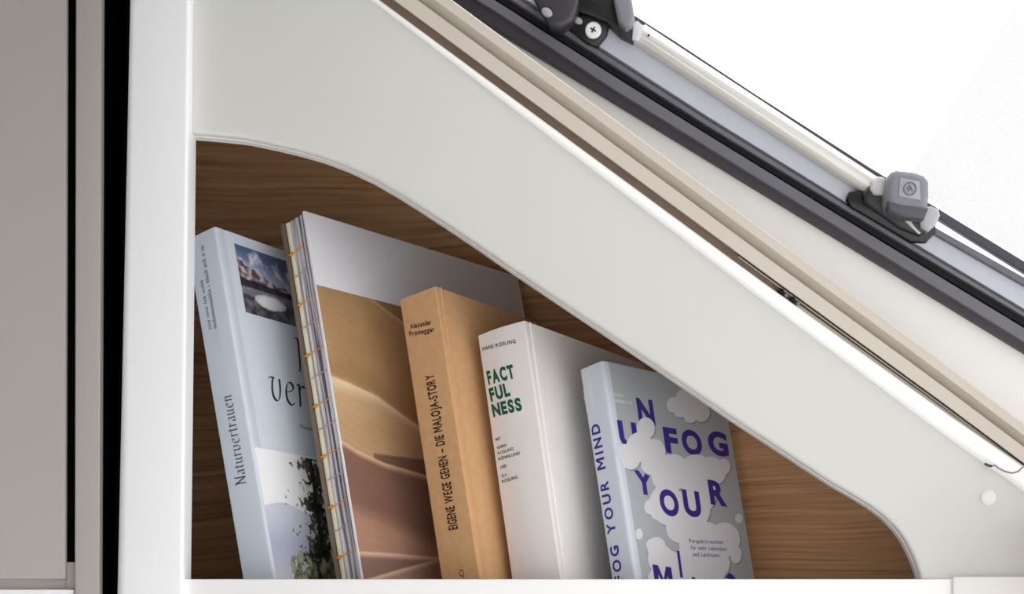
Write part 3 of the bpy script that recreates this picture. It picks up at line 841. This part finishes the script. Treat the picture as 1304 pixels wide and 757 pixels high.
def dunes(u, v, x, z):
    n = fb(x * 30, z * 30, 1, 4); rip = .5 + .5 * math.sin((z + .35 * x) * 900 + 6 * n)
    w_ = .0012
    c = mixc((176, 140, 100), (190, 152, 110), .5 + n)
    if z > at(RG, x) and x > RG[0][0]: c = mixc(c, (150, 118, 84), sst(0, .003, z - at(RG, x)))
    c = mixc(c, (214, 178, 132), sst(.0022, 0, abs(z - at(RG, x))) * (.9 if x > RG[1][0] else .35))
    dh = z - at(HL, x)
    c = mixc(c, (168, 130, 90), sst(.022, .004, dh) * sst(0, .003, dh) * .7)
    if z < at(HL, x):
        t = (at(HL, x) - z) / max(.001, at(HL, x) - at(HL2, x))
        c = mixc(c, mixc((232, 208, 176), (200, 166, 126), sst(.1, 1.0, t)), sst(0, .18, t))
        c = mixc(c, (184, 148, 112), sst(1.2, 2.6, t) * .6)
    if z < at(CW, x) and x > CW[1][0] - .004: c = mixc(c, (126, 96, 78), sst(0, .002, at(CW, x) - z))
    if z < at(CR, x):
        t = at(CR, x) - z
        c2 = mixc((222, 184, 146), (132, 98, 84), sst(.0008, .0075, t))
        c = mixc(c, mixc(c2, (172, 132, 112), sst(-.006, .012, at(M1, x) - z)), sst(0, .0016, t))
    d3 = z - at(L3, x)
    if d3 < 0:
        c = mixc(c, mixc((222, 188, 160), (136, 106, 96), sst(.001, .007, -d3)), sst(0, .0016, -d3))
    d4 = z - at(L4, x)
    if d4 < 0:
        c = mixc(c, mixc((220, 186, 160), (170, 134, 122), sst(.001, .006, -d4)), sst(0, .0016, -d4))
    k = 1 + .05 * n + .02 * (rip - .5)
    return tuple(q_ * k for q_ in c)
picture('dune_photo', b2, .0006, W2 - .0006, .0006, (wline.z + wline2.z) / 2, 330, 330, dunes, fb2)

# ===== book 3: kraft board hardcover
b3 = book('kraft_book', 57.4, 10.4, -.0225, .0351, .1501, .2425, 'brown kraft-board hardcover with dark stamped title along its spine')
KR = mat('kraft_board', srgb(206, 162, 118), .75, spec=.2, var=.05, vscale=140, bump=.15, bscale=900)
C3 = wrap(b3, KR, .0016, .0012, groove=.0011, gx=.0075)
pages(b3, inset=.003, inset_top=.003, x0=.006)
BRN = mat('dark_brown_ink', srgb(62, 44, 34), .7, spec=.1, var=.25, vscale=500)
lettering('spine_title', [word('EIGENE WEGE GEHEN – DIE MALOJA-STORY', (583.5, 674), (553, 476), (571, 676.5), .03)], b3, 'spine', BRN, C3)
lettering('author_lettering', [word('Alexander', (523, 419.5), (549.5, 413.5), (522, 412.5), .03), word('Promegger', (521.8, 429), (553.5, 422.5), (520.8, 422), .03)], b3, 'spine', BRN, C3)
# small stamped leaf outline near the foot
lv, lf_ = [], []
nn_ = 20
for k in range(nn_):
    a = 2 * math.pi * k / nn_
    for r_ in (1, .72): lv.append((.5 + .42 * r_ * math.cos(a), .62 + .36 * r_ * math.sin(a), 0))
for k in range(nn_):
    j = (k + 1) % nn_; lf_.append((2 * k, 2 * k + 1, 2 * j + 1, 2 * j))
k = len(lv); lv += [(.5, .3, 0), (.62, .3, 0), (.85, 0, 0), (.72, 0, 0)]; lf_.append((k, k + 1, k + 2, k + 3))
lettering('stamped_mark', [(lv, lf_, (0, 1, 0, 1), (585.5, 739), (592.5, 737.5), (583.5, 726))], b3, 'spine', BRN, C3)

# ===== book 4: thick white hardcover
b4 = book('white_hardcover_book', 58.4, 9.3, .0388, .0436, .205, .2128, 'thick white hardcover with bold green capitals on its spine')
WJ = mat('white_jacket', srgb(234, 230, 230), .4, spec=.4, var=.01, vscale=40)
BU = .0022
C4 = wrap(b4, WJ, .0014, .0016, bulge=BU, groove=.0011, gx=.0085)
pages(b4, inset=.003, inset_top=.003, x0=.006)
GRN = mat('dark_green_ink', srgb(34, 92, 66), .5, spec=.2, var=.08)
DKI = mat('charcoal_ink', srgb(64, 66, 62), .6, spec=.2, var=.1)
def sf4(y): return -BU * math.sin(max(0, min(1, (y - .0016) / (b4['T'] - .0032))) * math.pi)
lettering('spine_title', [word('FACT', (623, 491), (658, 482.5), (619, 472.5), .05), word('FUL', (626, 512.5), (652.5, 505), (622, 494.5), .05),
                          word('NESS', (629, 532), (667, 523.5), (625.5, 514.5), .05)], b4, 'spine', GRN, C4, .0002, sf4)
lettering('author_lettering', [word('HANS ROSLING', (615, 447.5), (658, 437.5), (614.2, 442.5), .025, 1.12)], b4, 'spine', DKI, C4, .0002, sf4)
lettering('small_lettering', [word(s, p0, p1, (p0[0] - .8, p0[1] - 4.2), .02) for s, p0, p1 in (
    ('MIT', (632, 563), (639, 560.5)), ('ANNA', (633.6, 573), (647, 569.2)), ('ROSLING', (634.8, 580), (656, 574)),
    ('RÖNNLUND', (635.6, 587.3), (664.6, 579.6)), ('UND', (638, 598), (646.7, 595.5)), ('OLA', (639.4, 609), (647, 606.6)),
    ('ROSLING', (640, 616), (661.6, 610)))], b4, 'spine', DKI, C4, .0002, sf4)

# ===== book 5: grey paperback with clouds
b5 = book('cloud_paperback_book', 46.5, 11.1, .0958, .0240, .1593, .1865, 'grey paperback with white clouds and scattered purple letters on its cover')
C5 = wrap(b5, mat('cool_grey_card', srgb(178, 184, 188), .4, spec=.4, var=.015, vscale=40), .0008, .003)
pages(b5)
SPW = mat('pale_spine_card', srgb(214, 220, 230), .4, spec=.4, var=.01)
# the paler spine wrap, its own printed sheet around the fold
def spine_sheet(bk, m, parent, reach, r=.003, h=.0001):
    T, H = bk['T'], bk['H']; pl = [(reach, -h)]
    for k in range(7):
        a = k / 6 * math.pi / 2; pl.append((r - (r + h) * math.sin(a), r - (r + h) * math.cos(a)))
    for k in range(7):
        a = k / 6 * math.pi / 2; pl.append((r - (r + h) * math.cos(a), T - r + (r + h) * math.sin(a)))
    vs_ = [(x, y, z) for z in (.0002, H - .0002) for x, y in pl]; n = len(pl)
    return mesh_local('spine_print', vs_, [(i, i + 1, n + i + 1, n + i) for i in range(n - 1)], m, parent, True, 60)
spine_sheet(b5, SPW, C5, .0075)
PUR = mat('purple_ink', srgb(66, 48, 140), .5, spec=.2, var=.05)
CLW = mat('cloud_white_ink', srgb(228, 227, 232), .5, spec=.2, var=.01)
CLS = mat('cloud_edge_grey_ink', srgb(150, 154, 158), .5, spec=.2, var=.02)
WIN_ = mat('white_ink', srgb(226, 229, 234), .5, spec=.2, var=.02)
def ch(c, l, r_, t, b, sk=None, bold=.045):
    """letter spanning pixel columns l..r_ at rows t..b; sk = x drift from top to bottom"""
    sk = (b - t) * .145 if sk is None else sk
    sl = (r_ - l) * .15
    return word(c, (l + sk, b), (r_ + sk, b + sl), (l, t), bold)
for g_ in (ch('N', 809, 830, 504.5, 540), ch('U', 785, 809, 533, 568), ch('F', 843, 860.5, 541.5, 577),
    ch('O', 865.5, 891, 544, 578), ch('G', 899, 924, 546, 579), ch('Y', 806, 829, 596.5, 629), ch('D', 912, 938, 724, 762)):
    lettering('title_letter', [g_], b5, 'cover', PUR, C5, .00012)
def blobs(name, lst, m, h, dx=0, dy=0, step=1.0):
    """one flat outline around the union of round lobes"""
    L_ = [(x + dx, y + dy, rx, (ry[0] if ry else rx * 1.12)) for (x, y, rx, *ry) in lst]
    def fld(x, y): return min((((x - a) / rx) ** 2 + ((y - b) / ry) ** 2 - 1) * min(rx, ry) for a, b, rx, ry in L_)
    x0 = min(a - r_ for a, b, r_, q_ in L_) - 1; x1 = max(a + r_ for a, b, r_, q_ in L_) + 1
    y0 = min(b - q_ for a, b, r_, q_ in L_) - 1; y1 = max(b + q_ for a, b, r_, q_ in L_) + 1
    nx, ny = int((x1 - x0) / step) + 1, int((y1 - y0) / step) + 1
    G = [[fld(x0 + i * step, y0 + j * step) for i in range(nx + 1)] for j in range(ny + 1)]
    VV, FF, key = [], [], {}
    def vert(x, y):
        k = (round(x * 1e4), round(y * 1e4))
        if k not in key:
            p = loc(b5, x, y, 'cover'); p.y = -h; key[k] = len(VV); VV.append(tuple(p))
        return key[k]
    for j in range(ny):
        for i in range(nx):
            cs = [(i, j), (i + 1, j), (i + 1, j + 1), (i, j + 1)]
            v = [G[b][a] for a, b in cs]
            if min(v) > 0: continue
            poly = []
            for k in range(4):
                a, b = cs[k], cs[(k + 1) % 4]; fa, fb_ = v[k], v[(k + 1) % 4]
                pa = (x0 + a[0] * step, y0 + a[1] * step); pb = (x0 + b[0] * step, y0 + b[1] * step)
                if fa <= 0: poly.append(vert(*pa))
                if (fa <= 0) != (fb_ <= 0):
                    t = fa / (fa - fb_); poly.append(vert(pa[0] + (pb[0] - pa[0]) * t, pa[1] + (pb[1] - pa[1]) * t))
            poly = [q_ for n_, q_ in enumerate(poly) if q_ != poly[n_ - 1]]
            if len(poly) > 2: FF.append(tuple(poly))
    me = bpy.data.meshes.new(name); me.from_pydata(VV, [], FF); me.update()
    return link(name, me, m, C5)
c1_ = [(858, 516, 9), (873, 508, 12.5), (886, 516, 13), (893, 526, 10.5), (879, 529, 9), (866, 522, 9)]
c2_ = [(822, 546, 11.5, 14), (814, 570, 17), (794.6, 576, 9), (803, 585, 12), (832, 576, 15), (832, 592, 16, 14), (858, 594, 16, 15), (884, 595, 14, 13), (904.5, 594, 14, 12), (921, 595, 9),
       (851, 604, 22), (886, 606, 24), (911, 603, 13), (829, 646, 9), (847, 640, 20), (851, 645, 22), (880, 649, 24), (890, 630, 22), (866, 672, 18), (838, 653, 10, 10)]
c3_ = [(922, 688, 20, 22), (897, 694, 26), (880, 690, 16), (884, 712, 22), (937, 707, 7, 11), (911, 718, 18), (900, 738, 22), (862, 727, 14), (845, 740, 20),
       (836, 698, 12), (841, 712, 16), (852, 722, 18), (829, 694, 6, 7), (872, 735, 20)]
c4_ = [(813.7, 680.5, 4.6, 7), (940.5, 660.6, 4.6, 6)]
for cc in (c1_, c2_ + c3_):
    blobs('cloud_shadow_print', cc, CLS, .00016, 1.6, 1.8)
for cc in (c1_, c2_ + c3_, c4_[:1], c4_[1:]):
    blobs('cloud_print', cc, CLW, .00022, step=.7)
for g_ in (ch('O', 837, 861, 620, 656), ch('U', 867, 889, 621, 657), ch('R', 900, 921, 609, 643), ch('I', 861, 864.5, 699.5, 736, 5),
    ch('M', 830, 854, 717, 756), ch('N', 880, 900, 733, 770)):
    lettering('title_letter', [g_], b5, 'cover', PUR, C5, .00030)
lettering('subtitle_lettering', [word('Perspektivwechsel', (878, 692), (920.5, 693.5), (877, 686.5), .01), word('für mehr Lebenslust', (880, 700.5), (925, 702), (879, 695), .01),
    word('und Leichtsinn', (882, 709), (916, 710.3), (881, 703.5), .01)], b5, 'cover', PUR, C5, .0003)
lettering('author_print', [smallprint(7, (779.5, 504), (795, 506.5), (778.5, 499.5)), smallprint(11, (782, 512), (805, 516), (781, 506.5))], b5, 'cover', WIN_, C5, .00012)
lettering('spine_title', [word('UNFOG YOUR MIND', (800, 776), (763, 539), (788.5, 778.5), .03, 1.3)], b5, 'spine', PUR, C5, .0003)
lettering('spine_author_print', [smallprint(13, (757.5, 521), (751, 486), (754.5, 522)), smallprint(10, (750, 525), (744.5, 497), (747, 526))], b5, 'spine', mat('pure_white_ink', srgb(240, 242, 246), .5), C5, .0003)
